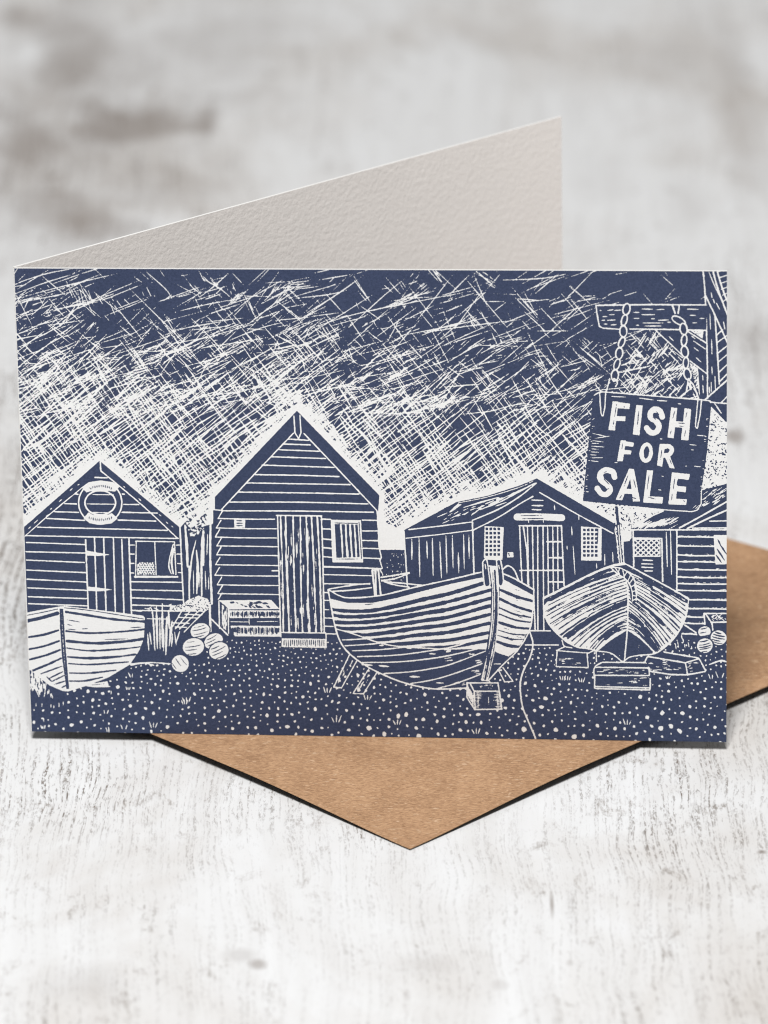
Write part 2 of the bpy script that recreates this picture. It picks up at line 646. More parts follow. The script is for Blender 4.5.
glow('22,527 60,493 98,458 140,495 181,528', 520, 13)
glow('211,560 211,500 294,407 378,494 378,520', 720, 12)
glow('378,512 378,552 402,552 402,527 454,499 485,493 520,482 535,476 575,499 612,521', 620, 12)
glow('582,497 600,420', 90, 4)
glow('614,520 640,512 680,505', 200, 8)
glow('181,528 190,525 208,520', 160, 10)
P('378,520 402,531 402,549 378,549', 1)
P('706,405 727,420 727,492 699,497', 1)
for i in range(260):
    x, y = U(700, 727), U(408, 490)
    dash(x, y, U(1.5, 3.2), D(54) if random.random() < .5 else D(-20), U(.5, 1.1), 0)
P('617,512 660,512 640,530 622,545', 1)
for i in range(120):
    dash(U(618, 655), U(512, 530), U(1, 2.6), D(54), U(.5, 1.0), 0)

# ---- shingle ----------------------------------------------------------
motif('printed_shingle')
SHINGLE = CUR
P('26,600 212,605 380,600 402,596 420,620 690,620 728,620 728,746 26,740', 0)
TUFTS = ((43, 727, 3), (123, 727, 4), (152, 725, 5), (185, 700, 5), (105, 712, 3), (131, 675, 4), (108, 730, 4), (325, 690, 5),
                (365, 697, 5), (334, 719, 6), (395, 722, 5), (474, 731, 5), (561, 678, 4), (566, 678, 4), (580, 680, 4), (626, 722, 5),
                (685, 672, 4), (712, 676, 5), (720, 675, 5), (183, 702, 4), (127, 688, 3), (667, 677, 3))
placed = []
tries = 0
while len(placed) < 1500 and tries < 60000:
    tries += 1
    x, y = U(30, 728), U(640, 745)
    if x < 64 and y < 708 or x < 130 and y < 700 - (x - 30) * .25:
        continue
    if 130 <= x < 205 and y < 664:
        continue
    if any(abs(x - a) < q * 1.1 + 1.5 and abs(y - b_) < q * .9 + 1.5 for a, b_, q in TUFTS):
        continue
    dpt = (y - 640) / 105
    r_ = U(.5, 1.0) + dpt * U(.1, 1.0) + (1.1 * dpt if random.random() < .2 else 0)
    gap = 2.1 + 2.3 * dpt
    if any(abs(x - a) < gap + r_ + q and abs(y - b_) < gap + r_ + q and math.hypot(x - a, y - b_) < gap * 1.25 + r_ + q for a, b_, q in placed[-1500:]):
        continue
    placed.append((x, y, r_))
    E(x, y, r_ * U(.9, 1.35), r_ * U(.8, 1.1), 1, U(0, 3), n=8, jit=.22)


def tuft(x, y, s):
    for k in (-.8, 0, .8):
        if random.random() < .85:
            L([(x + k * s * .5, y + s * .5), (x + k * s + U(-.5, .5), y - s * U(.3, .7))], 1.1, 1, .4)


for x, y, s in TUFTS:
    tuft(x, y, s)

# ---- far strip between the huts --------------------------------------
motif('printed_sea')
P('374,549.5 403,549.5 406,596 376,596', 0)
for i in range(46):
    x, y = U(384, 402), U(553, 582)
    dash(x, y, U(1, 2.6), D(90), .7, 1)

# ---- timber piles between the first two huts ------------------------
motif('printed_fence')
T(130, 500, 6)
P('292,165 320,130 345,150 360,210 395,215 425,160 450,150 490,140 492,640 312,640', 0)
L('478,-20 470,300 480,620', 13)
L('320,150 331,280 335,400', 20, 1, .5)
for i in range(26):
    y = U(150, 400)
    dash(324 + (y - 150) * .05, y, U(18, 34), D(60), 5, 1)
    dash(430, y * .8 + 60, U(18, 34), D(60), 5, 1)
LS('345,395 346,590', 10)
L('385,240 360,350 350,480', 10, 1, .6)
L('388,300 396,400 390,560', 16, 1, .6)
L('430,165 425,280 429,390', 20, 1, .5)
L('417,300 420,600', 12, 1, .3)
LS('440,420 445,540;460,460 462,540;405,430 404,520;370,420 372,560;455,200 450,330', 7, 1, .7)
P('330,150 352,215 395,215 430,150 470,135 470,60 320,100', 1, own=False)
for i in range(60):
    dash(U(325, 450), U(80, 215), U(10, 26), random.choice((D(-37), D(54))), U(5, 9), 0, own=False)

# ---- first hut ----------------------------------------------------------
motif('printed_hut')
T(14, 450, 6)
P('508,62 40,478 60,1000 700,1020 1010,960 984,470 984,462', 0)
L('512,66 515,125', 9, cv=False)
LS('515,122 768,335 972,528', 8)
LS('64,516 220,377 365,256 405,222', 7, 1, .3)
LS('85,470 100,458;120,437 142,418;215,355 226,345;268,308 286,292;330,242 350,226;375,210 388,202;190,395 215,380;740,288 754,302;'
   '860,384 874,394;902,428 915,440;935,452 946,462;650,215 660,224', 6, 1, .5)
LS('480,162 553,165;300,320 740,325;240,368 400,372;640,371 850,376;195,408 420,420;618,418 842,424;140,461 450,468 910,480;'
   '68,511 500,520 978,529;640,262 655,263;360,261 384,264', 8)
LS('74,552 420,565;72,608 425,616;74,658 418,673;76,718 432,734;78,773 430,790;82,825 432,840;84,878 432,890;86,920 436,933', 8)
LS('425,536 441,948;478,528 492,965;532,528 547,972;590,528 602,978;640,533 653,975;682,523 698,985', 9)
P('430,600 500,614 577,626 500,634 430,631', 1)
P('440,817 510,825 592,836 510,846 440,843', 1)
LS('690,568 722,568;690,622 722,622;690,678 724,678;692,735 724,736;960,568 994,568;960,622 996,622;962,678 998,680;962,732 1000,734', 7)
T(130, 500, 6)
LS('0,488 305,492;0,537 306,543;0,585 308,597;0,628 312,636;0,661 60,665', 8)
L('290,160 300,380 313,640', 9)
P('22,240 262,243 280,468 18,468', 0)
LS('26,245 258,248;30,245 26,462;258,250 266,445;140,250 148,446', 7)
L('22,458 275,459', 13, cv=False)
P('36,385 50,370 135,372 142,446 36,446', 1)
for i in range(7):
    for j in range(6):
        dash(44 + i * 15 + (j % 2) * 7, 376 + j * 13, 13, D(45 if (i + j) % 2 else -45), 6, 0)
L('250,262 228,350 224,400 238,440', 7)
L('252,290 240,370 250,440', 12, 1, .3)
# life ring
T(14, 450, 6)
E(512, 314, 138, 138, 0, n=40)
LS('425,265 600,266;420,321 605,323', 7)
E(512, 314, 133, 133, 1, n=40)
E(512, 314, 124, 124, 0, n=40)
E(512, 314, 96, 78, 1, n=40)
E(512, 314, 86, 68, 0, n=40)
LS('470,265 590,266;432,321 592,323;470,372 560,374', 6)
P('402,222 440,192 512,180 585,190 628,216 600,248 570,244 512,238 450,246 430,252', 1)
P('412,408 442,372 470,388 512,392 560,386 580,376 616,408 580,438 512,447 450,438', 1)
for i in range(12):
    t = -1 + 2 * i / 11
    dash(512 + 62 * t + 3, 214 + 14 * t * t, 20, D(90 + U(-35, 35)), 5, 0)
    dash(512 + 66 * t, 417 - 13 * t * t, 20, D(90 + U(-35, 35)), 5, 0)

# ---- second hut --------------------------------------------------------
motif('printed_hut')
T(200, 400, 6)
P('568,62 78,580 78,650 68,655 66,1418 1030,1418 1074,1010 1050,700 1056,655 1062,570', 0)
LS('550,95 556,195;592,195 586,90;556,193 578,230;578,230 592,195', 8)
L('548,196 330,425 120,652', 8)
L('610,198 768,365 1048,662', 8)
L('70,656 125,660', 7)
LS('518,232 640,240;490,262 648,267;455,296 700,305;412,338 740,349;360,388 790,402;310,445 600,450 820,457;265,495 885,505;'
   '215,550 600,555 940,562;165,610 600,611 995,621;125,662 600,664 1025,671', 8)
zz = [(97, 708, 435), (87, 765, 445), (80, 820, 446), (90, 873, 448), (88, 926, 450), (82, 986, 452), (78, 1049, 458), (92, 1106, 460),
      (95, 1160, 462), (95, 1200, 300)]
for x, y, xr in zz:
    L([(x, y), ((x + xr) / 2, y + U(2, 5)), (xr, y + 5)], 7)
    L([(x, y), (x + 27, y - 46)], 7)
P('192,706 260,708 258,764 194,762', 1)
LS('208,722 236,722;210,737 240,737;208,752 240,751', 5, 0)
T(270, 400, 6)
LS('300,712 350,714;300,770 352,773;300,830 354,836;300,882 356,888;300,937 360,942;300,1000 480,1004 655,1010;540,718 635,720;'
   '542,783 632,783;542,840 635,842;545,887 642,890;548,945 650,950', 8)
L('628,665 634,760 640,880 655,945 644,958 660,1008', 8, cv=False)
T(320, 555, 6)
LS('5,65 200,72 355,80;5,115 300,122;5,170 285,172;5,222 45,225;8,270 50,270;10,325 56,327;12,375 66,378;15,425 76,428;18,470 82,472', 7)
LS('345,80 362,118', 7)
# door
T(200, 400, 6)
P('446,690 716,693 735,1400 470,1400', 0)
L('446,690 716,693', 9)
L('452,690 456,840 470,1392', 9)
L('714,693 722,900 732,1392', 9)
xt = [470, 500, 545, 588, 625, 655, 690]
xb = [487, 522, 562, 602, 642, 682, 715]
for a_, b2 in zip(xt, xb):
    L([(a_, 697), (a_ * .62 + b2 * .38 + U(-4, 4), 960), (a_ * .3 + b2 * .7 + U(-4, 4), 1190), (b2, 1388)], U(7, 12), wob=.25)
for i in range(70):
    y = U(710, 1380)
    t = (y - 697) / 690
    x = 462 + 16 * t + U(0, 235)
    dash(x, y, U(25, 120), D(88 + U(-1, 1)), U(2.5, 5.5), random.choice((1, 1, 1, 0)))
T(205, 540, 6)
P('440,556 714,560 714,650 446,645', 0)
L('440,553 710,556', 8)
L('712,558 714,645', 7)
P('448,588 712,592 712,646 446,640', 1)
for i in range(20):
    L([(462 + i * 12.5 + U(-2, 2), 598), (462 + i * 12.5 + U(-2, 2), 598 + U(26, 40))], 5, 0, .2)
L('390,182 426,182', 12, 1, .3)
# window
T(270, 400, 6)
P('350,716 532,718 545,972 360,972', 1)
P('374,742 512,745 524,940 384,944', 0)
L('374,735 512,738', 4, 0)
for x in (410, 440, 466, 492):
    L([(x, 745), (x + 6 + U(-3, 3), 840), (x + 12, 942)], 11, wob=.2)
L('520,730 535,950', 4, 0)
L('385,952 528,952', 4, 0, .5)

# ---- bench by the second hut -----------------------------------------
motif('printed_bench')
T(205, 540, 6)
P('60,356 385,352 440,412 442,580 165,580 62,520', 0)
P('70,360 385,357 434,412 130,414 110,392', 1)
for i in range(26):
    dash(U(140, 370), U(366, 402), U(14, 36), D(22 + U(-8, 8)), U(6, 10), 0)
P('132,420 434,420 434,465 136,467', 1)
P('140,512 436,514 440,578 166,576', 1)
for i in range(36):
    x = 142 + i * 8.2 + U(-2, 2)
    L([(x, 426 + U(0, 8)), (x + U(-2, 2), 448 + U(0, 14))], U(4, 8), 0, .3)
    L([(x, 520 + U(0, 8)), (x + U(-2, 2), 548 + U(0, 20))], U(4, 7), 0, .3)
LS('140,488 250,490;300,488 430,486;252,470 254,505', 5, 1, .4)
LS('72,364 76,530;128,410 130,560', 8)
P('90,385 118,405 122,545 90,520', 1)
for i in range(14):
    dash(U(92, 118), U(400, 530), U(20, 50), D(88), 4, 0)
L('10,455 125,568', 9)
L('434,360 442,578', 7)

# ---- net over a table, grass --------------------------------------------
motif('printed_net')
T(130, 500, 6)
P('305,625 345,590 400,570 455,588 478,625 478,780 455,780 440,665 225,672 230,636', 0)
P('308,622 345,592 400,572 455,590 476,625 474,640 440,668 226,668 232,636', 1, cv=False)
for i in range(80):
    x, y = U(240, 470), U(582, 662)
    if y < 625 and x < 320 + (620 - y):
        continue
    dash(x, y, U(8, 22), random.choice((D(20), D(-50), D(55))), U(3, 5), 0)
L('468,640 472,785', 13)
LS('300,665 245,760;350,665 262,772;400,665 288,772;442,660 315,790;240,735 345,738;285,702 388,706;320,684 420,688;262,760 330,762', 7)
LS('0,660 240,664', 8)
motif('printed_grass')
LS('95,650 125,665 142,900', 11, 1, .5)
LS('150,640 156,890;185,620 186,880;212,700 206,928;222,660 226,770;243,725 226,875', 15, 1, .6)
LS('98,800 105,905;110,788 120,865;258,790 268,870;290,780 268,855;170,700 172,900;195,760 192,910;135,760 138,890;246,800 240,880', 9, 1, .7)
LS('82,648 110,654;135,645 160,655;225,630 240,622;95,710 230,713', 7, 1, .3)

# ---- first boat ----------------------------------------------------------
motif('printed_boat')
T(14, 590, 6)
P('40,140 265,98 300,94 520,120 768,152 778,168 772,290 742,366 688,446 560,524 430,574 320,608 288,604 212,572 130,505 60,455', 1)
LS('300,105 460,122 770,172', 4, 0)
LS('310,130 440,150 600,175 774,188', 11, 0)
LS('310,245 450,257 640,248 775,234', 9, 0)
LS('315,305 480,318 650,308 768,292', 14, 0)
LS('535,296 680,291;310,176 395,191;310,202 345,212;312,232 375,238;400,232 440,230;690,225 765,220', 5, 0, .7)
LS('315,347 450,363 640,352 750,339;325,440 450,446 680,430;330,497 450,497 605,480;330,545 420,544 525,522', 9, 0, .3)
L('320,400 450,408 600,400 722,385', 12, 0, .3)
P('271,110 292,110 300,230 306,330 328,592 312,594 296,480 285,400 274,230', 0)
L('284,130 290,280 302,440 317,580', 3, 1, .6)
LS('50,190 160,166 258,138', 16, 0)
LS('50,287 170,268 264,240;60,360 180,335 268,304;70,422 190,390 274,358;70,500 200,446 281,408', 11, 0, .2)
LS('160,502 287,455;212,528 292,488;226,548 297,512;240,566 303,545;285,584 312,570;195,520 225,548', 8, 0, .4)
LS('80,150 180,130 260,112', 4, 0)
P('418,574 470,560 556,546 564,582 470,582', 1)
L('432,572 552,560', 3, 0, .4)
for i in range(70):
    x = 100 + U(0, 170) * U(.2, 1)
    dash(x, 520 + (x - 100) * .45 + U(-40, 70), U(16, 50), D(90 + U(-14, 14)), U(4, 9), 1)
LS('105,470 118,560 150,640;125,490 140,560', 8, 1, .5)
for x, y in ((132, 690), (167, 690), (220, 695), (237, 700), (268, 690), (293, 680), (577, 615), (178, 780)):
    dash(x, y, 30, D(90), 6, 1)
motif('printed_rope')
LS('690,443 770,436 830,450', 8)
T(130, 500, 6)
L('0,988 110,974 240,982', 8)

# ---- net floats by the first boat --------------------------------------
FLOAT_LABEL = []


def float_ball(cx, cy, rx, ry, rot, ns=4):
    motif('printed_float')
    E(cx, cy, rx + 7, ry + 7, 0, rot)
    E(cx, cy, rx, ry, 1, rot)
    for i in range(ns):
        t = -0.65 + 1.3 * i / max(ns - 1, 1) + U(-.08, .08)
        k = math.sqrt(1 - t * t)
        q = []
        for s in (-.8, -.3, .3, .8):
            x, y = rx * k * s, ry * (t + .12 * (1 - s * s))
            q.append((cx + x * math.cos(rot) - y * math.sin(rot), cy + x * math.sin(rot) + y * math.cos(rot)))
        if random.random() < .35:
            q = q[:3]
        L(q, U(3.5, 6), 0, .5)


float_ball(410, 783, 58, 46, -.25)
float_ball(490, 845, 58, 44, -.5)
float_ball(370, 880, 64, 53, -.15)
float_ball(522, 903, 60, 50, -.45)
float_ball(292, 980, 52, 50, .9, 3)

# ---- third hut -----------------------------------------------------------
motif('printed_hut')
T(390, 470, 6)
P('70,358 385,190 570,153 768,90 870,48 1344,322 1346,385 1365,600 1240,1060 360,1060 88,780', 0)
P('340,250 392,200 418,204 352,252', 1)
L('395,195 570,160 768,100 850,62', 5, 1, .3)
LS('428,222 560,183 640,162;470,238 620,190 768,128', 10, 1, .5)
LS('530,235 660,182 860,75;480,300 640,232 768,155 868,76', 9, 1, .3)
LS('560,200 700,150 800,105', 11, 1, .5)
LS('420,266 520,226;350,288 412,258;300,318 342,300;425,240 500,215;385,275 410,268;475,270 520,235;270,280 330,255;620,215 690,190', 7, 1, .6)
for i in range(16):
    x = U(310, 540)
    dash(x, 330 - (x - 200) * .32 + U(-22, 22), U(14, 46), D(-33), U(3, 5), 1)
for i in range(16):
    x = U(430, 700)
    dash(x, 300 - (x - 300) * .37 + U(-12, 12), U(20, 60), D(-25), U(3, 6), 0)
LS('100,355 300,332 480,309', 8)
LS('490,356 640,280 768,200 846,156', 8)
LS('82,407 300,382 490,358', 7)
L('481,310 486,460 491,620', 9)
L('70,366 78,500 90,690', 9)
LS('117,412 117,540;160,405 165,645;207,420 210,532;240,400 245,632;285,420 295,648;322,390 328,628;360,390 365,588;396,490 400,616;'
   '428,386 432,592;460,386 462,532', 9, 1, .65)
P('555,334 670,340 662,536 550,526', 1)
for i in range(4):
    for j in range(7):
        x, y = 568 + i * 24, 351 + j * 25.5
        P([(x - 8, y - 8), (x + 8, y - 8), (x + 8, y + 8), (x - 8, y + 8)], 0)
P('692,490 728,490 730,521 690,522', 1)
L('700,498 704,514', 4, 0)
T(500, 470, 6)
L('226,132 440,255 670,378', 8)
LS('180,178 248,180;180,210 246,212;182,235 236,237', 9, 1, .3)
L('90,280 220,278 360,284', 42, 1, wob=.03)
L('100,272 240,270', 4, 0, .6)
L('120,290 250,288', 5, 0, .6)
LS('160,302 161,312;248,302 250,312', 5)
P('100,328 362,330 380,700 260,970 180,970 110,660', 0)
L('102,332 358,332', 9)
LS('106,332 112,500 120,665;128,335 150,500 155,680;153,335 160,690;183,335 190,700 200,962;215,335 216,955;247,335 252,960;'
   '275,335 280,760;306,335 310,740;335,335 338,710;358,332 366,500 374,690', 8)
LS('108,600 370,600', 9)
LS('270,428 362,428;280,524 366,524;285,668 372,670', 10)
LS('196,870 200,960', 9)
P('476,336 602,345 600,542 478,540', 1)
for i in range(4):
    for j in range(7):
        x, y = 497 + i * 24, 357 + j * 25.5
        P([(x - 8, y - 8), (x + 8, y - 8), (x + 8, y + 8), (x - 8, y + 8)], 0)
L('580,350 576,440', 4, 0, .4)
LS('420,335 423,396;428,440 441,632;315,205 318,240;463,265 464,302;570,555 572,592;668,488 671,562;620,500 621,572;682,340 684,385;392,450 394,480', 7, 1, .7)
L('165,962 292,963', 8)
T(430, 550, 6)
L('560,568 760,568', 8)

# ---- fourth hut ------------------------------------------------------------
motif('printed_hut')
T(600, 480, 4.656)
P('104,285 142,282 142,225 292,140 460,138 472,48 592,16 592,720 420,720 380,600 110,420', 0)
LS('150,212 215,176 290,143', 6)
for i in range(70):
    x = U(165, 350)
    dash(x, U(200, 224) - (x - 165) * .12 * U(.2, 1.4), U(20, 60), D(-28 + U(-4, 4)), U(2.5, 4.5), 1)
for i in range(46):
    x = U(480, 590)
    dash(x, U(45, 120) - (x - 480) * .25, U(20, 50), D(-32 + U(-6, 6)), U(2, 4.5), 1)
L('476,50 592,20', 8, 0)
LS('368,221 470,166 592,98;404,224 500,178 592,138', 8)
LS('140,230 592,230', 7)
LS('430,222 592,221;510,190 592,188', 6)
LS('149,232 152,400;284,270 288,470', 7)
L('150,268 284,270', 6)
P('150,272 278,272 278,356 152,356', 1)
P('155,277 273,277 273,350 157,350', 0)
for i in range(-3, 6):
    for flip in (0, 1):
        q = []
        for n_ in range(41):
            t = n_ / 40
            x = 158 + i * 25 + 78 * t
            if 156 < x < 274:
                q.append((x, 277 + 73 * (1 - t if flip else t)))
        if len(q) > 1:
            L([q[0], q[-1]], 6, 1, cv=False)
LS('196,371 240,373;190,388 242,390;190,404 240,406;205,421 240,422', 6)
LS('305,240 310,402;325,235 330,438', 6, 1, .4)
L('355,235 355,515', 7)
for (x0, y, x1) in ((360, 262, 530), (360, 304, 532), (360, 347, 534), (360, 378, 536), (360, 415, 592), (360, 450, 592), (360, 480, 592),
                    (360, 512, 592), (415, 556, 592), (410, 597, 592), (395, 634, 482), (390, 664, 482), (380, 715, 450)):
    L([(x0, y), ((x0 + x1) / 2, y + U(0, 4)), (x1, y + 3)], 7)
    for i in range(int((x1 - x0) / 26)):
        dash(x0 + U(0, x1 - x0), y - 4, U(10, 26), D(U(-3, 3)), 3, 1)
P('528,254 592,254 592,390 537,392', 1)
LS('545,320 580,372;540,348 565,382;560,300 590,345;548,275 560,300', 6, 0, .5)
motif('printed_crate')
P('480,614 592,614 592,690 520,690 484,680', 0)
LS('483,620 592,620;483,620 488,678;490,622 518,660;516,661 592,660;520,661 525,700', 7)
for i in range(16):
    dash(U(505, 590), U(628, 652), U(14, 34), D(-35 if i % 2 else 40), 4, 1)
motif('printed_rope')
LS('392,674 450,712;508,858 560,840 592,846', 7)
for x, y in ((350, 775), (360, 760), (385, 745), (392, 770), (410, 765), (425, 780), (378, 730)):
    dash(x, y, 26, D(80), 5, 1)
float_ball(485, 705, 30, 25, -.2, 3)
float_ball(552, 733, 38, 34, .2, 5)
float_ball(487, 770, 37, 34, -.2, 5)

# ---- sign pole, third boat -------------------------------------------------
motif('printed_boat')
T(500, 470, 6)
L('690,210 708,400 722,560', 13, 0)
L('702,330 722,560', 7, 1)
L('716,330 738,560', 6, 1)
L('690,385 710,560', 6, 1)
T(535, 550, 6)
rim_l = '38,285 110,250 200,205 330,140 440,95 525,75'
P('38,285 200,205 440,95 525,75 680,158 920,288 905,385 870,470 810,550 760,595 720,618 620,630 560,642 525,667 500,655 440,615 355,600 300,597 '
  '210,567 140,517 80,452 45,382', 1)
left_o = np.array([(42, 305), (44, 380), (80, 452), (140, 517), (210, 567), (300, 597), (360, 600)], float)
right_o = np.array([(918, 300), (905, 385), (870, 470), (810, 550), (760, 595), (725, 615), (705, 620)], float)


def along(c, t):
    u = np.linspace(0, 1, len(c))
    return np.array([np.interp(t, u, c[:, 0]), np.interp(t, u, c[:, 1])])


def strake(side, t, w, a=0.0, b_=1.0, ink=0):
    o = along(left_o if side < 0 else right_o, t)
    s = np.array([545, 105 + 375 * t])
    d = s - o
    nrm = np.array([d[1], -d[0]]) * (1 if side < 0 else -1)
    nrm = -np.abs(nrm) * np.array([0, 1])
    q = []
    for u in np.linspace(a, b_, 7):
        lift = (0.16 + .22 * t) * 4 * u * (1 - u)
        q.append(tuple(o + d * u + np.array([side * 0.0, -lift * 90])))
    L(q, w, ink, 0, wob=.25)


for side in (-1, 1):
    strake(side, 0.02, 16)
    tt = 0.085
    while tt < 1.0:
        dark = .5 < tt < .62 and side < 0
        strake(side, tt, U(3.2, 5.8) + (7 if dark else 0), U(0, .05), 1)
        for k in range(2):
            a_ = U(0, .7)
            strake(side, tt + U(.008, .03), U(2, 4), a_, min(1, a_ + U(.15, .5)))
        if random.random() < .3:
            a_ = U(0, .4)
            strake(side, tt + .014, U(10, 16), a_, a_ + U(.3, .55))
        tt += U(.038, .062)
L('44,305 112,272 200,227 330,162 440,117 528,98', 17, 0)
L('540,98 680,182 918,312', 17, 0)
for i in range(12):
    t = U(.05, .95)
    dash(44 + 484 * t, 300 - 208 * t ** .93 + U(-3, 3), U(10, 26), D(-25), 3, 1)
    dash(545 + 370 * t, 98 + 212 * t + U(-3, 3), U(10, 26), D(30), 3, 1)
P('362,600 430,543 490,505 545,478 620,528 670,570 705,618 620,630 560,642 525,667 500,655 440,615', 0)
LS('370,596 440,540 545,475;545,475 625,525 712,612', 9)
LS(rim_l + ';525,75 680,158 920,288', 9)
LS('38,285 45,382 80,452 140,517 210,567 300,597 440,615 505,660 525,667 560,642 620,630 720,618 810,550 870,470 905,385 920,288', 8)
LS('545,180 551,300 546,480 530,662', 9)
for i in range(40):
    dash(U(420, 640), U(560, 640), U(4, 9), D(90), 3, 1) if i % 3 == 0 else None
P('440,100 500,92 575,150 605,240 600,310 570,305 560,230 540,180 490,145', 0)
LS('440,98 490,142 545,180 575,240 578,305;450,100 520,112 580,160 602,230 600,300', 7)
LS('470,102 500,140;500,105 490,140;520,118 530,165;545,130 525,160;565,150 550,185;580,170 560,200;595,205 568,220;600,240 575,250;590,200 600,260;'
   '578,270 604,275;580,300 600,290', 6)

# ---- blocks under the third boat -------------------------------------------
motif('printed_block')
P('120,598 165,575 345,600 345,620 310,705 116,700', 0)
LS('122,602 312,617;312,617 350,598;122,602 116,698;116,698 308,704;304,620 310,704;122,600 165,580;152,540 165,574 212,586', 7)
for i in range(9):
    dash(U(130, 290), U(640, 695), U(30, 70), D(3), 4, 1)
LS('358,602 360,668', 7)
motif('printed_block')
P('342,716 355,690 395,670 668,672 684,692 682,752 690,770 690,840 346,834 346,752', 0)
LS('345,750 344,716 356,692 396,672 664,674 680,692 680,748;355,702 676,706;345,750 682,752;350,756 348,830 686,838 686,770;350,818 680,826', 8, cv=False)
for i in range(30):
    dash(U(370, 660), random.choice((U(715, 742), U(765, 812))), U(20, 60), D(U(-2, 2)), 4, 1)
motif('printed_block')
T(600, 480, 4.656)
P('205,840 218,818 295,800 455,826 492,890 402,908 230,892 222,870', 0)
LS('206,842 216,820 395,850;395,850 406,906;395,850 460,830 492,890 404,906;295,800 455,827;404,906 330,905 230,890 222,872', 7, cv=False)
for i in range(22):
    x = U(225, 380)
    dash(x, U(838, 890), U(14, 40), D(6), 3.5, 1)
for i in range(9):
    dash(U(410, 465), U(848, 890), U(10, 24), D(-12), 3.5, 1)

# ---- second boat ---------------------------------------------------------------
motif('printed_boat')
T(320, 555, 6)
# oars and mast step inside it
LS('40,202 160,182 285,168;60,216 180,208 300,193', 8)
P('296,88 360,110 352,250 300,250', 0)
LS('300,90 308,170 316,245;318,90 322,240;336,90 350,235', 11)
LS('300,88 334,86', 8)
LS('352,132 430,120 520,104;356,152 440,138 522,106;372,158 470,166 600,180;380,160 440,178 520,190', 9)
# hull
P('35,205 100,240 170,255 350,240 560,190 768,145 860,123 960,95 1010,90 1060,90 1090,110 1270,205 1265,320 1248,440 1180,560 1080,660 1000,752 955,760 '
  '875,795 700,803 600,792 480,762 360,714 260,662 165,592 110,522 75,422 50,290', 0)
P('50,260 150,285 300,285 450,255 600,215 768,172 960,132 1015,190 1010,400 985,565 900,562 768,566 600,556 450,546 330,521 200,476 85,442 70,400', 1)
LS('36,205 100,241 170,255 350,240 560,190 768,145 955,100', 9)
st2 = ['52,324 150,334 290,332 450,302 600,265 768,228 980,163', '58,358 150,369 300,363 450,342 600,312 768,275 1010,208',
       '68,400 170,405 320,396 480,372 620,346 768,322 1008,258', '76,434 170,441 320,432 480,412 620,390 768,368 1006,303',
       '100,468 240,478 380,465 550,440 768,413 1004,355', '190,508 400,502 560,480 768,460 1000,408',
       '290,540 500,530 620,518 768,508 996,465', '480,560 640,556 800,545 990,513']
for q, wd in zip(st2, (20, 19, 20, 19, 20, 19, 18, 16)):
    L(q, wd, 0, .15)
LS('82,441 200,476 330,521 450,546 600,556 768,566;120,508 240,502 360,490;135,543 300,532 450,515;180,573 350,566 520,548 640,538;'
   '210,608 400,602 550,587 768,552 880,520;240,643 430,641 600,626 768,600 985,548;370,710 520,700 650,681 768,655 980,575;'
   '530,770 650,750 768,718 960,650;690,800 800,770 950,715', 8, 1, .2)
LS('35,205 50,290 75,422 110,522 165,592 260,662 360,714 480,762 600,792 700,803 875,797', 9)
LS('335,662 402,668;520,728 586,730;235,655 300,660', 13, 1, .8)
LS('678,765 732,767;500,556 542,561;638,590 684,592;340,540 372,541;250,295 315,290', 9, 1, .8)
for x, y in ((775, 625), (905, 595), (930, 635), (925, 700), (830, 770), (740, 575)):
    for k in range(5):
        dash(x + U(-22, 22), y + U(-10, 10), U(20, 50), D(-10), 5, 1)
L('250,296 312,291', 4, 0, .6)
T(430, 550, 6)
P('408,178 425,172 606,268 604,352 586,470 520,588 470,632 378,604 392,480 402,350', 1)
LS('428,140 500,172 612,236', 9)
LS('430,158 520,205 606,254', 17, 0)
LS('408,236 500,275 602,304;406,290 500,335 598,366', 15, 0, .2)
LS('404,345 500,385 592,402;402,382 500,418 590,432', 9, 0, .3)
LS('400,432 500,462 584,470', 13, 0, .2)
LS('396,478 480,502 574,508;394,510 470,532 552,535', 7, 0, .4)
LS('390,548 460,572 535,580', 15, 0, .2)
P('376,612 460,634 410,690 340,782 360,690', 0)
LS('382,608 460,634;372,682 412,682', 7)
for i in range(16):
    t = U(0, 1)
    dash(U(430, 560), 230 + 320 * t, U(30, 70), D(17), 3, 0)
LS('612,236 606,350 588,472 520,592 420,692 338,782', 8)
# stem post
P('345,96 392,96 402,230 398,430 378,600 334,786 292,782 336,600 356,430 362,230', 1)
LS('376,120 384,300 374,480 345,640 318,775', 10, 0, .2)
LS('364,130 370,300 362,470 338,620 306,770;392,240 388,440 366,620 332,760', 4, 0, .3)
for i in range(16):
    t = U(.1, .95)
    dash(378 - 55 * max(t - .5, 0) * 2 + U(-14, 14), 130 + 640 * t, U(40, 90), D(92 + 14 * max(t - .4, 0)), U(3, 5), 0)
for pth in ('303,70 318,52 330,66 346,180 345,212 318,216 306,140', '386,62 404,52 416,80 428,180 418,212 400,208 394,140'):
    P(pth, 0)
    LS(pth + ' ' + pth.split()[0], 8)
LS('320,52 402,56;336,94 388,96;318,85 322,110;400,90 404,110', 7)
L('426,112 455,92 492,116 520,178', 9)
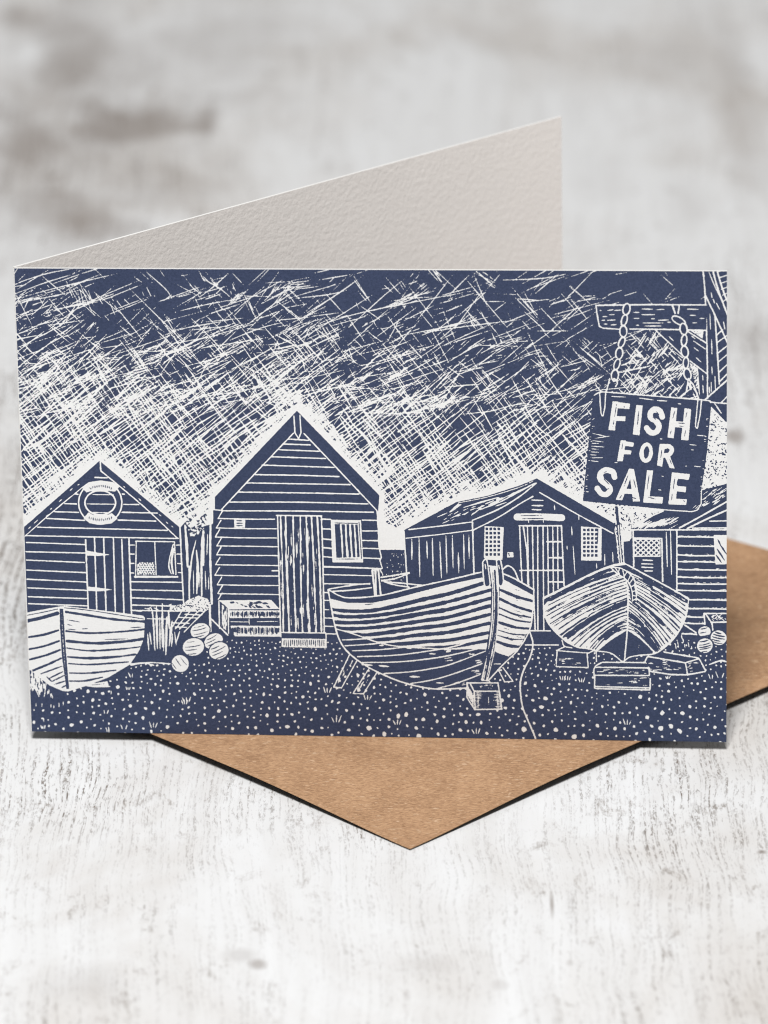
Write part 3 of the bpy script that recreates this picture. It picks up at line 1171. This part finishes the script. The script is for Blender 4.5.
# props
LS('400,722 436,790;436,790 486,786;486,786 425,704', 7)
T(320, 555, 6)
LS('165,592 118,690 68,792;68,792 115,796;115,796 210,628', 7)
LS('280,680 230,758 184,830;184,830 246,832;246,832 326,706', 7)
for i in range(9):
    t = U(0, 1)
    dash(180 - 85 * t + U(-10, 10), 630 + 130 * t, U(20, 50), D(118), 4, 1)
    dash(292 - 75 * t + U(-10, 10), 715 + 90 * t, U(20, 50), D(123), 4, 1)
motif('printed_block')
T(430, 550, 6)
P('206,792 398,792 422,958 254,962 204,885', 0)
LS('208,796 396,796;210,796 208,882;208,882 256,958;256,956 418,954;396,796 418,954;226,796 252,846;252,846 404,846;252,846 258,956', 8)
for i in range(9):
    L([(214 + i * 4, 812 + i * 7), (216 + i * 4, 880 + i * 7)], 3.5, 1, .3)
for i in range(11):
    y = 856 + i * 9
    L([(260, y), (260 + U(18, 44), y + U(-2, 2))], 4, 1, .4)
    L([(412, y), (412 - U(18, 48), y + U(-2, 2))], 4, 1, .4)
for i in range(6):
    L([(238 + U(0, 140), 806 + U(0, 28)), (290 + U(0, 90), 806 + U(0, 28))], 3.5, 1, .5)
LS('338,880 340,925;275,850 276,950;390,850 396,945', 4, 1, .4)
motif('printed_rope')
L('588,490 606,560 590,640 550,720 530,800 536,900 552,965 580,1030 606,1090 622,1130', 9)

# ---- sign, its gallows and chains ------------------------------------------------
motif('printed_gallows')
T(640, 290, 7.68)
# post and braces
P('497,-150 680,-150 680,1010 640,1010 490,845 440,830 440,600 310,490 100,300 490,300', 0)
LS('480,-165 497,20 508,300 515,560 517,830', 11)
LS('575,205 590,420 608,720', 11)
LS('503,45 580,205 680,420', 12)
LS('560,-140 600,0 672,190;590,-150 630,-20 672,90', 12)
LS('520,-160 560,-60 640,110', 7, 1, .3)
for i in range(6):
    L([(600 + i * 8, -140 + 45 * i), (672, -160 + 45 * i)], 7)
LS('590,342 634,304;592,402 672,345;598,482 672,425;604,548 672,492;610,626 672,568;612,700 672,640', 9)
LS('110,305 215,400 322,500', 9)
LS('350,308 505,405;350,520 430,580 508,638', 10)
P('378,306 486,308 478,372', 1)
for i in range(16):
    dash(U(400, 475), U(312, 340), 9, D(40), 4, 0)
LS('408,390 500,452', 9, 1, .3)
LS('410,440 448,468;425,515 466,550;215,355 252,388;390,350 420,372', 8, 1, .5)
LS('440,600 446,700 455,812;478,650 482,690;480,730 484,790;535,180 540,300;548,375 551,492;550,588 553,645;545,705 547,785;530,740 534,790;574,660 578,760;'
   '560,70 572,100;585,100 612,150;640,240 652,300;545,20 552,60;600,10 618,60', 8, 1, .4)
P('380,560 440,602 446,760 425,740', 1)
for i in range(30):
    dash(U(390, 440), U(580, 750), U(16, 30), D(-45), 6, 0)
LS('500,838 580,768 680,680', 13)
LS('486,845 570,862 680,870;620,866 672,812', 10)
LS('524,878 600,960 680,1040', 14)
L('575,872 622,942', 10, 1, .2)
# beam
T(585, 265, 5.297)
P('50,212 642,208 642,344 100,338 68,326', 0)
LS('50,213 340,209 642,211;50,213 58,270 68,322;68,322 84,333 180,340;232,338 420,340 642,345', 7, cv=False)
for s in ('70,240 80,240', '110,240 142,236', '85,272 110,272', '120,262 150,262', '80,292 100,292', '110,292 160,290', '92,312 112,312', '130,316 160,314',
          '145,240 185,238', '250,282 285,282', '292,232 360,234', '370,236 420,234', '295,262 370,262', '345,284 365,284', '300,306 410,306',
          '310,322 400,322', '262,318 285,318', '380,292 440,290', '535,233 602,234', '552,266 585,266', '605,282 632,282', '560,306 590,305',
          '430,302 450,302', '250,250 285,250'):
    L(s, 6, 1, .6)
# hatch hanging under the beam
use(0)
T(585, 265, 5.297)
for i in range(170):
    x, y = U(190, 520), U(350, 690)
    if x > 370 + (y - 350) * .9 or x < 250 - (y - 350) * .2:
        continue
    dash(x, y, U(24, 90), random.choice((D(-38), D(45), D(-55))), U(4, 6.5), 1, tap=.6)


def chain(path, n, rx, w):
    a = curve(np.array([tuple(float(c) for c in q.split(',')) for q in path.split()]), 20)
    s = np.r_[0, np.cumsum(np.linalg.norm(np.diff(a, axis=0), axis=1))]
    for i in range(n):
        u0, u1 = s[-1] * i / n, s[-1] * (i + 1) / n
        p = np.array([np.interp(u0, s, a[:, 0]), np.interp(u0, s, a[:, 1])])
        q = np.array([np.interp(u1, s, a[:, 0]), np.interp(u1, s, a[:, 1])])
        c = (p + q) / 2
        d = q - p
        E(c[0], c[1], np.linalg.norm(d) / 2 + 3, rx + 4, 0, math.atan2(d[1], d[0]))
        ring(c[0], c[1], np.linalg.norm(d) / 2 + 1, rx * (1 if i % 2 == 0 else .78), w, 1, math.atan2(d[1], d[0]) + (.18 if i % 2 else -.1))


motif('printed_chain')
chain('222,205 203,270 198,330 192,400 175,460 160,540 146,612', 7, 19, 7.5)
LS('146,600 166,618 156,642;124,600 114,640 100,678', 7.5)
motif('printed_chain')
LS('460,215 474,255;496,215 490,255', 8)
chain('460,272 526,315', 1, 18, 7.5)
chain('518,308 522,400 528,490 544,606', 5, 19, 7.5)
LS('545,600 535,665;552,610 575,640 600,705;545,625 560,660 555,620', 8)

motif('printed_sign')
T(575, 380, 5.486)
P('92,80 130,63 165,64 725,108 747,128 722,400 692,600 690,690 668,720 620,720 36,662 36,640', 0)
LS('96,82 132,65 180,66 450,88 715,109 742,122', 7)
L('692,600 690,680 668,712 640,720 500,711 150,682 60,668', 6, cv=False)
for i in range(16):
    y = 110 + 540 * U(0, 1)
    x = 104 - (y - 75) * .113
    dash(x + U(0, 8), y, U(8, 20), D(-2), 3.5, 1)
    x = 738 - (y - 110) * .093
    dash(x - U(0, 8), y, U(8, 24), D(-3), 3.5, 1)
LS('85,290 175,310;82,330 150,338;78,345 125,346;76,360 160,366;76,375 120,378;75,392 130,395;74,408 112,410;74,425 150,424;72,440 130,447;100,318 190,305;'
   '660,300 720,306;620,352 668,356;630,380 650,382;640,470 690,474;600,470 612,470;470,525 485,527;450,600 475,602;55,520 68,520;48,580 62,580;50,610 70,612', 5, 1, .7)
LS('190,88 275,92;340,96 430,108;440,110 505,114;560,128 580,130;460,320 475,322;210,450 230,452', 6, 1, .7)
LS('128,70 130,120 136,190 146,198 156,150 161,70;672,110 664,190 658,250 668,268 684,190 692,112', 6.5, cv=False)
P('140,80 152,80 148,170 142,180', 0)
LS('640,706 672,676;652,710 684,680', 3.5, 1, .7)

motif('printed_lettering')


def G(p, w, cv=False):
    L(p, w, 1, cv=cv, wob=.05)


def B(p):
    P(p, 1)


B('200,115 232,117 212,275 176,272')
B('198,116 296,128 292,158 200,150')
B('212,196 272,198 268,224 208,222')
B('330,135 366,138 348,302 311,296')
G('474,200 462,170 430,160 408,180 412,208 444,228 456,256 440,284 410,286 388,262', 31, True)
B('524,148 558,152 538,318 503,313')
B('598,153 635,157 620,330 578,326')
B('535,222 605,228 602,262 530,254')
B('244,328 272,330 256,444 224,443')
B('245,330 318,342 314,364 246,358')
B('252,380 304,384 300,406 250,404')
ring(386, 396, 26, 46, 21, 1, .10)
B('460,348 490,348 474,474 445,466')
G('478,364 512,362 528,380 514,406 482,412', 25, True)
B('484,410 512,405 544,484 516,480')
G('210,532 200,502 160,492 132,512 136,545 172,575 186,600 168,624 138,622 114,592', 31, True)
B('290,484 318,486 252,658 216,655')
B('290,484 318,488 352,664 312,664')
B('250,592 330,598 330,624 246,620')
B('390,492 424,494 400,668 368,668')
B('380,634 480,640 474,676 370,670')
B('528,505 566,507 548,680 508,678')
B('530,505 628,514 622,546 534,536')
B('540,578 608,583 604,614 536,606')
B('514,648 612,652 606,684 508,680')
# nicks left by the gouge inside the letters
LS('222,130 210,200;208,215 200,260;262,140 264,150;345,160 335,260;440,170 458,190;420,200 445,220;545,165 532,210;525,270 518,300;612,170 604,210;605,270 596,315;'
   '560,234 600,236;560,250 592,253;255,345 250,380;472,380 464,440;500,372 508,376;515,430 526,460;150,505 170,500;150,540 185,575;165,600 185,590;285,520 262,580;'
   '315,540 328,590;300,640 335,650;402,515 390,600;395,640 440,652;545,530 535,600;560,545 556,575;530,620 526,660;590,655 600,668;250,630 236,650', 4, 0, .6)
P('490,380 500,374 508,384 496,394', 0)

# ------------------------------------------------------------------ field -> polygons


def blur(a):
    p = np.pad(a, 1, mode='edge')
    h = (p[:, :-2] + 2 * p[:, 1:-1] + p[:, 2:]) / 4
    return (h[:-2] + 2 * h[1:-1] + h[2:]) / 4


G0 = blur(F)
nz = rng.normal(size=G0.shape).astype(np.float32)
nz = blur(nz)
nz2 = np.repeat(np.repeat(rng.normal(size=(GH // 4 + 2, GW // 4 + 2)).astype(np.float32), 4, 0), 4, 1)[:GH + 1, :GW + 1]
G0 = G0 + 0.30 * nz * (0.25 + 4 * G0 * (1 - G0)).clip(0, 1) + 0.07 * blur(blur(nz2))
G0[0, :] = np.minimum(G0[0, :], .45)
ins = G0 > 0.5

c0 = ins[:-1, :-1]; c1 = ins[:-1, 1:]; c2 = ins[1:, 1:]; c3 = ins[1:, :-1]
code = (c0 + 2 * c1 + 4 * c2 + 8 * c3).astype(np.int8)
owner = OWN[:-1, :-1].astype(np.int32)
W1 = GW + 1
NB = (GH + 1) * W1
NH = (GH + 1) * GW
BASE_H, BASE_V = NB, NB + NH


def crossings():
    a, b_ = G0[:, :-1], G0[:, 1:]
    th = np.where(np.abs(b_ - a) > 1e-6, (0.5 - a) / (b_ - a + 1e-12), .5).clip(.02, .98)
    a, b_ = G0[:-1, :], G0[1:, :]
    tv = np.where(np.abs(b_ - a) > 1e-6, (0.5 - a) / (b_ - a + 1e-12), .5).clip(.02, .98)
    return th, tv


TH, TV = crossings()


def vid_pos(ids):
    """grid position (x, y) of vertex ids"""
    out = np.zeros((len(ids), 2))
    m = ids < BASE_H
    out[m, 0], out[m, 1] = ids[m] % W1, ids[m] // W1
    m = (ids >= BASE_H) & (ids < BASE_V)
    k = ids[m] - BASE_H
    out[m, 1] = k // GW
    out[m, 0] = k % GW + TH.ravel()[k]
    m = ids >= BASE_V
    k = ids[m] - BASE_V
    out[m, 0] = k % W1
    out[m, 1] = k // W1 + TV.ravel()[k]
    return out


polys = {}      # owner -> list of (ids array [n, k], ink)


def add(own_arr, ids, ink):
    for o in np.unique(own_arr):
        polys.setdefault(int(o), []).append((ids[own_arr == o], ink))


# plain runs
full = np.where(code == 15, 1, np.where(code == 0, 0, 2)).astype(np.int32)
key = full * 1000 + owner
chg = np.ones((GH, GW + 1), bool)
chg[:, 1:-1] = key[:, 1:] != key[:, :-1]
ys, xs = np.nonzero(chg)
same = ys[1:] == ys[:-1]
y_, xa, xb_ = ys[:-1][same], xs[:-1][same], xs[1:][same]
kk = key[y_, xa]
ok = kk < 2000
y_, xa, xb_, kk = y_[ok], xa[ok], xb_[ok], kk[ok]
ids = np.stack([y_ * W1 + xa, (y_ + 1) * W1 + xa, (y_ + 1) * W1 + xb_, y_ * W1 + xb_], 1)
for ink in (0, 1):
    m = kk // 1000 == ink
    add(kk[m] % 1000, ids[m], ink)
# contour cells
for cd in range(1, 15):
    i, j = np.nonzero(code == cd)
    if len(i) == 0:
        continue
    corner = [i * W1 + j, i * W1 + j + 1, (i + 1) * W1 + j + 1, (i + 1) * W1 + j]
    edge = [BASE_H + i * GW + j, BASE_V + i * W1 + j + 1, BASE_H + (i + 1) * GW + j, BASE_V + i * W1 + j]
    bit = [(cd >> k) & 1 for k in range(4)]
    own_arr = owner[i, j]
    for ink in (0, 1):
        if cd in (5, 10) and ink == 0:
            for k in range(4):
                if bit[k] == 0:
                    add(own_arr, np.stack([edge[k], corner[k], edge[k - 1]], 1), 0)
            continue
        seq = []
        for k in range(4):
            if bit[k] == ink:
                seq.append(corner[k])
            if bit[k] != bit[(k + 1) % 4]:
                seq.append(edge[k])
        add(own_arr, np.stack(seq[::-1], 1), ink)

LIFT = 0.00003
a_bl, a_br, a_tr, a_tl = [p - O3 + n_front * LIFT for p in (BL, BR, TR, TL)]
PRINT_LABEL = {'printed_hut': ['gabled boarded hut with a life ring', 'tall boarded hut with a plank door and shuttered window',
                               'low hut with a long side roof and glazed door', 'boarded hut cut off by the card edge'],
               'printed_boat': ['white clinker boat cut off by the card edge', 'dark streaky boat seen bow-on, raised on blocks',
                                'large striped clinker boat on props']}
total = 0
for o, lst in sorted(polys.items()):
    loops = np.concatenate([q.ravel() for q, _ in lst])
    sizes = np.concatenate([np.full(len(q), q.shape[1]) for q, _ in lst])
    inks = np.concatenate([np.full(len(q), ink) for q, ink in lst])
    uniq, inv = np.unique(loops, return_inverse=True)
    g = vid_pos(uniq)
    u = (g[:, 0] / GW)[:, None]
    v2 = (g[:, 1] / GH)[:, None]
    co = (a_tl * (1 - u) + a_tr * u) * (1 - v2) + (a_bl * (1 - u) + a_br * u) * v2
    me = bpy.data.meshes.new(NAMES[o])
    me.vertices.add(len(uniq))
    me.vertices.foreach_set('co', co.astype(np.float32).ravel())
    me.loops.add(len(loops))
    me.loops.foreach_set('vertex_index', inv.astype(np.int32).ravel())
    me.polygons.add(len(sizes))
    start = np.r_[0, np.cumsum(sizes)[:-1]]
    me.polygons.foreach_set('loop_start', start.astype(np.int32))
    me.materials.append(M_NAVY)
    me.materials.append(M_WHITE)
    me.polygons.foreach_set('material_index', inks.astype(np.int32))
    me.update(calc_edges=True)
    ob = link(NAMES[o], me, front)
    if PRINT_LABEL.get(NAMES[o]):
        ob['label'] = PRINT_LABEL[NAMES[o]].pop(0)
    total += len(sizes)
print('print polygons', total, 'motifs', len(polys))

# ------------------------------------------------------------------ envelope
# a diamond-wise kraft envelope; its near corner lies flat, the rest stands a little off the table
z_env = Z_CARD - 0.0001
T_ = on_plane(410, 848.5, 0.0007)
R_ = on_plane(958, 603, z_env)
L_ = on_plane(70, 699.5, z_env)
F_ = on_plane(552, 489, z_env)
N = 36
vs_, fs_ = [], []
for layer in range(2):
    for j in range(N + 1):
        for i in range(N + 1):
            a, b2 = i / N, j / N
            p = (T_ * (1 - a) + R_ * a) * (1 - b2) + (L_ * (1 - a) + F_ * a) * b2
            dt = math.hypot(p[0] - T_[0], p[1] - T_[1])
            k = min(1.0, dt / 0.062)
            z = 0.0007 + (z_env - 0.0007) * (k * k * (3 - 2 * k)) ** 0.8
            vs_.append((p[0] - T_[0], p[1] - T_[1], z - (0.00022 if layer else 0)))
M1 = (N + 1) ** 2
for j in range(N):
    for i in range(N):
        q = j * (N + 1) + i
        fs_.append((q, q + 1, q + N + 2, q + N + 1))
        fs_.append((M1 + q, M1 + q + N + 1, M1 + q + N + 2, M1 + q + 1))
rim = [(0, i) for i in range(N)] + [(j, N) for j in range(N)] + [(N, N - i) for i in range(N)] + [(N - j, 0) for j in range(N)]
rim = [j * (N + 1) + i for j, i in rim]
for a, b2 in zip(rim, rim[1:] + rim[:1]):
    fs_.append((a, M1 + a, M1 + b2, b2))
env = link('envelope', mesh_from('envelope', vs_, fs_, [M_KRAFT], smooth=False))
env.location = (float(T_[0]), float(T_[1]), 0)
env['label'] = 'brown kraft paper envelope lying cornerwise under the standing card'
env['category'] = 'envelope'

# ------------------------------------------------------------------ light
world = bpy.data.worlds.new('World')
scene.world = world
world.use_nodes = True
bg = world.node_tree.nodes['Background']
bg.inputs['Color'].default_value = (0.97, 0.985, 1.0, 1)
bg.inputs['Strength'].default_value = 0.13


def area(name, loc, target, size, energy, colour=(1, 1, 1)):
    d = bpy.data.lights.new(name, 'AREA')
    d.shape = 'SQUARE'
    d.size = size
    d.energy = energy
    d.color = colour
    o = bpy.data.objects.new(name, d)
    COL.objects.link(o)
    o.location = loc
    o.rotation_euler = (Vector(target) - Vector(loc)).to_track_quat('-Z', 'Y').to_euler()
    return o


area('key_lamp', (-0.14, -1.72, 2.52), (0, 0, 0.03), 0.62, 106.0, (1.0, 0.992, 0.982))

scene.view_settings.view_transform = 'Standard'
scene.view_settings.look = 'None'
scene.cycles.filter_width = 1.1
scene.cycles.diffuse_bounces = 1
scene.view_settings.exposure = 0
scene.view_settings.gamma = 1
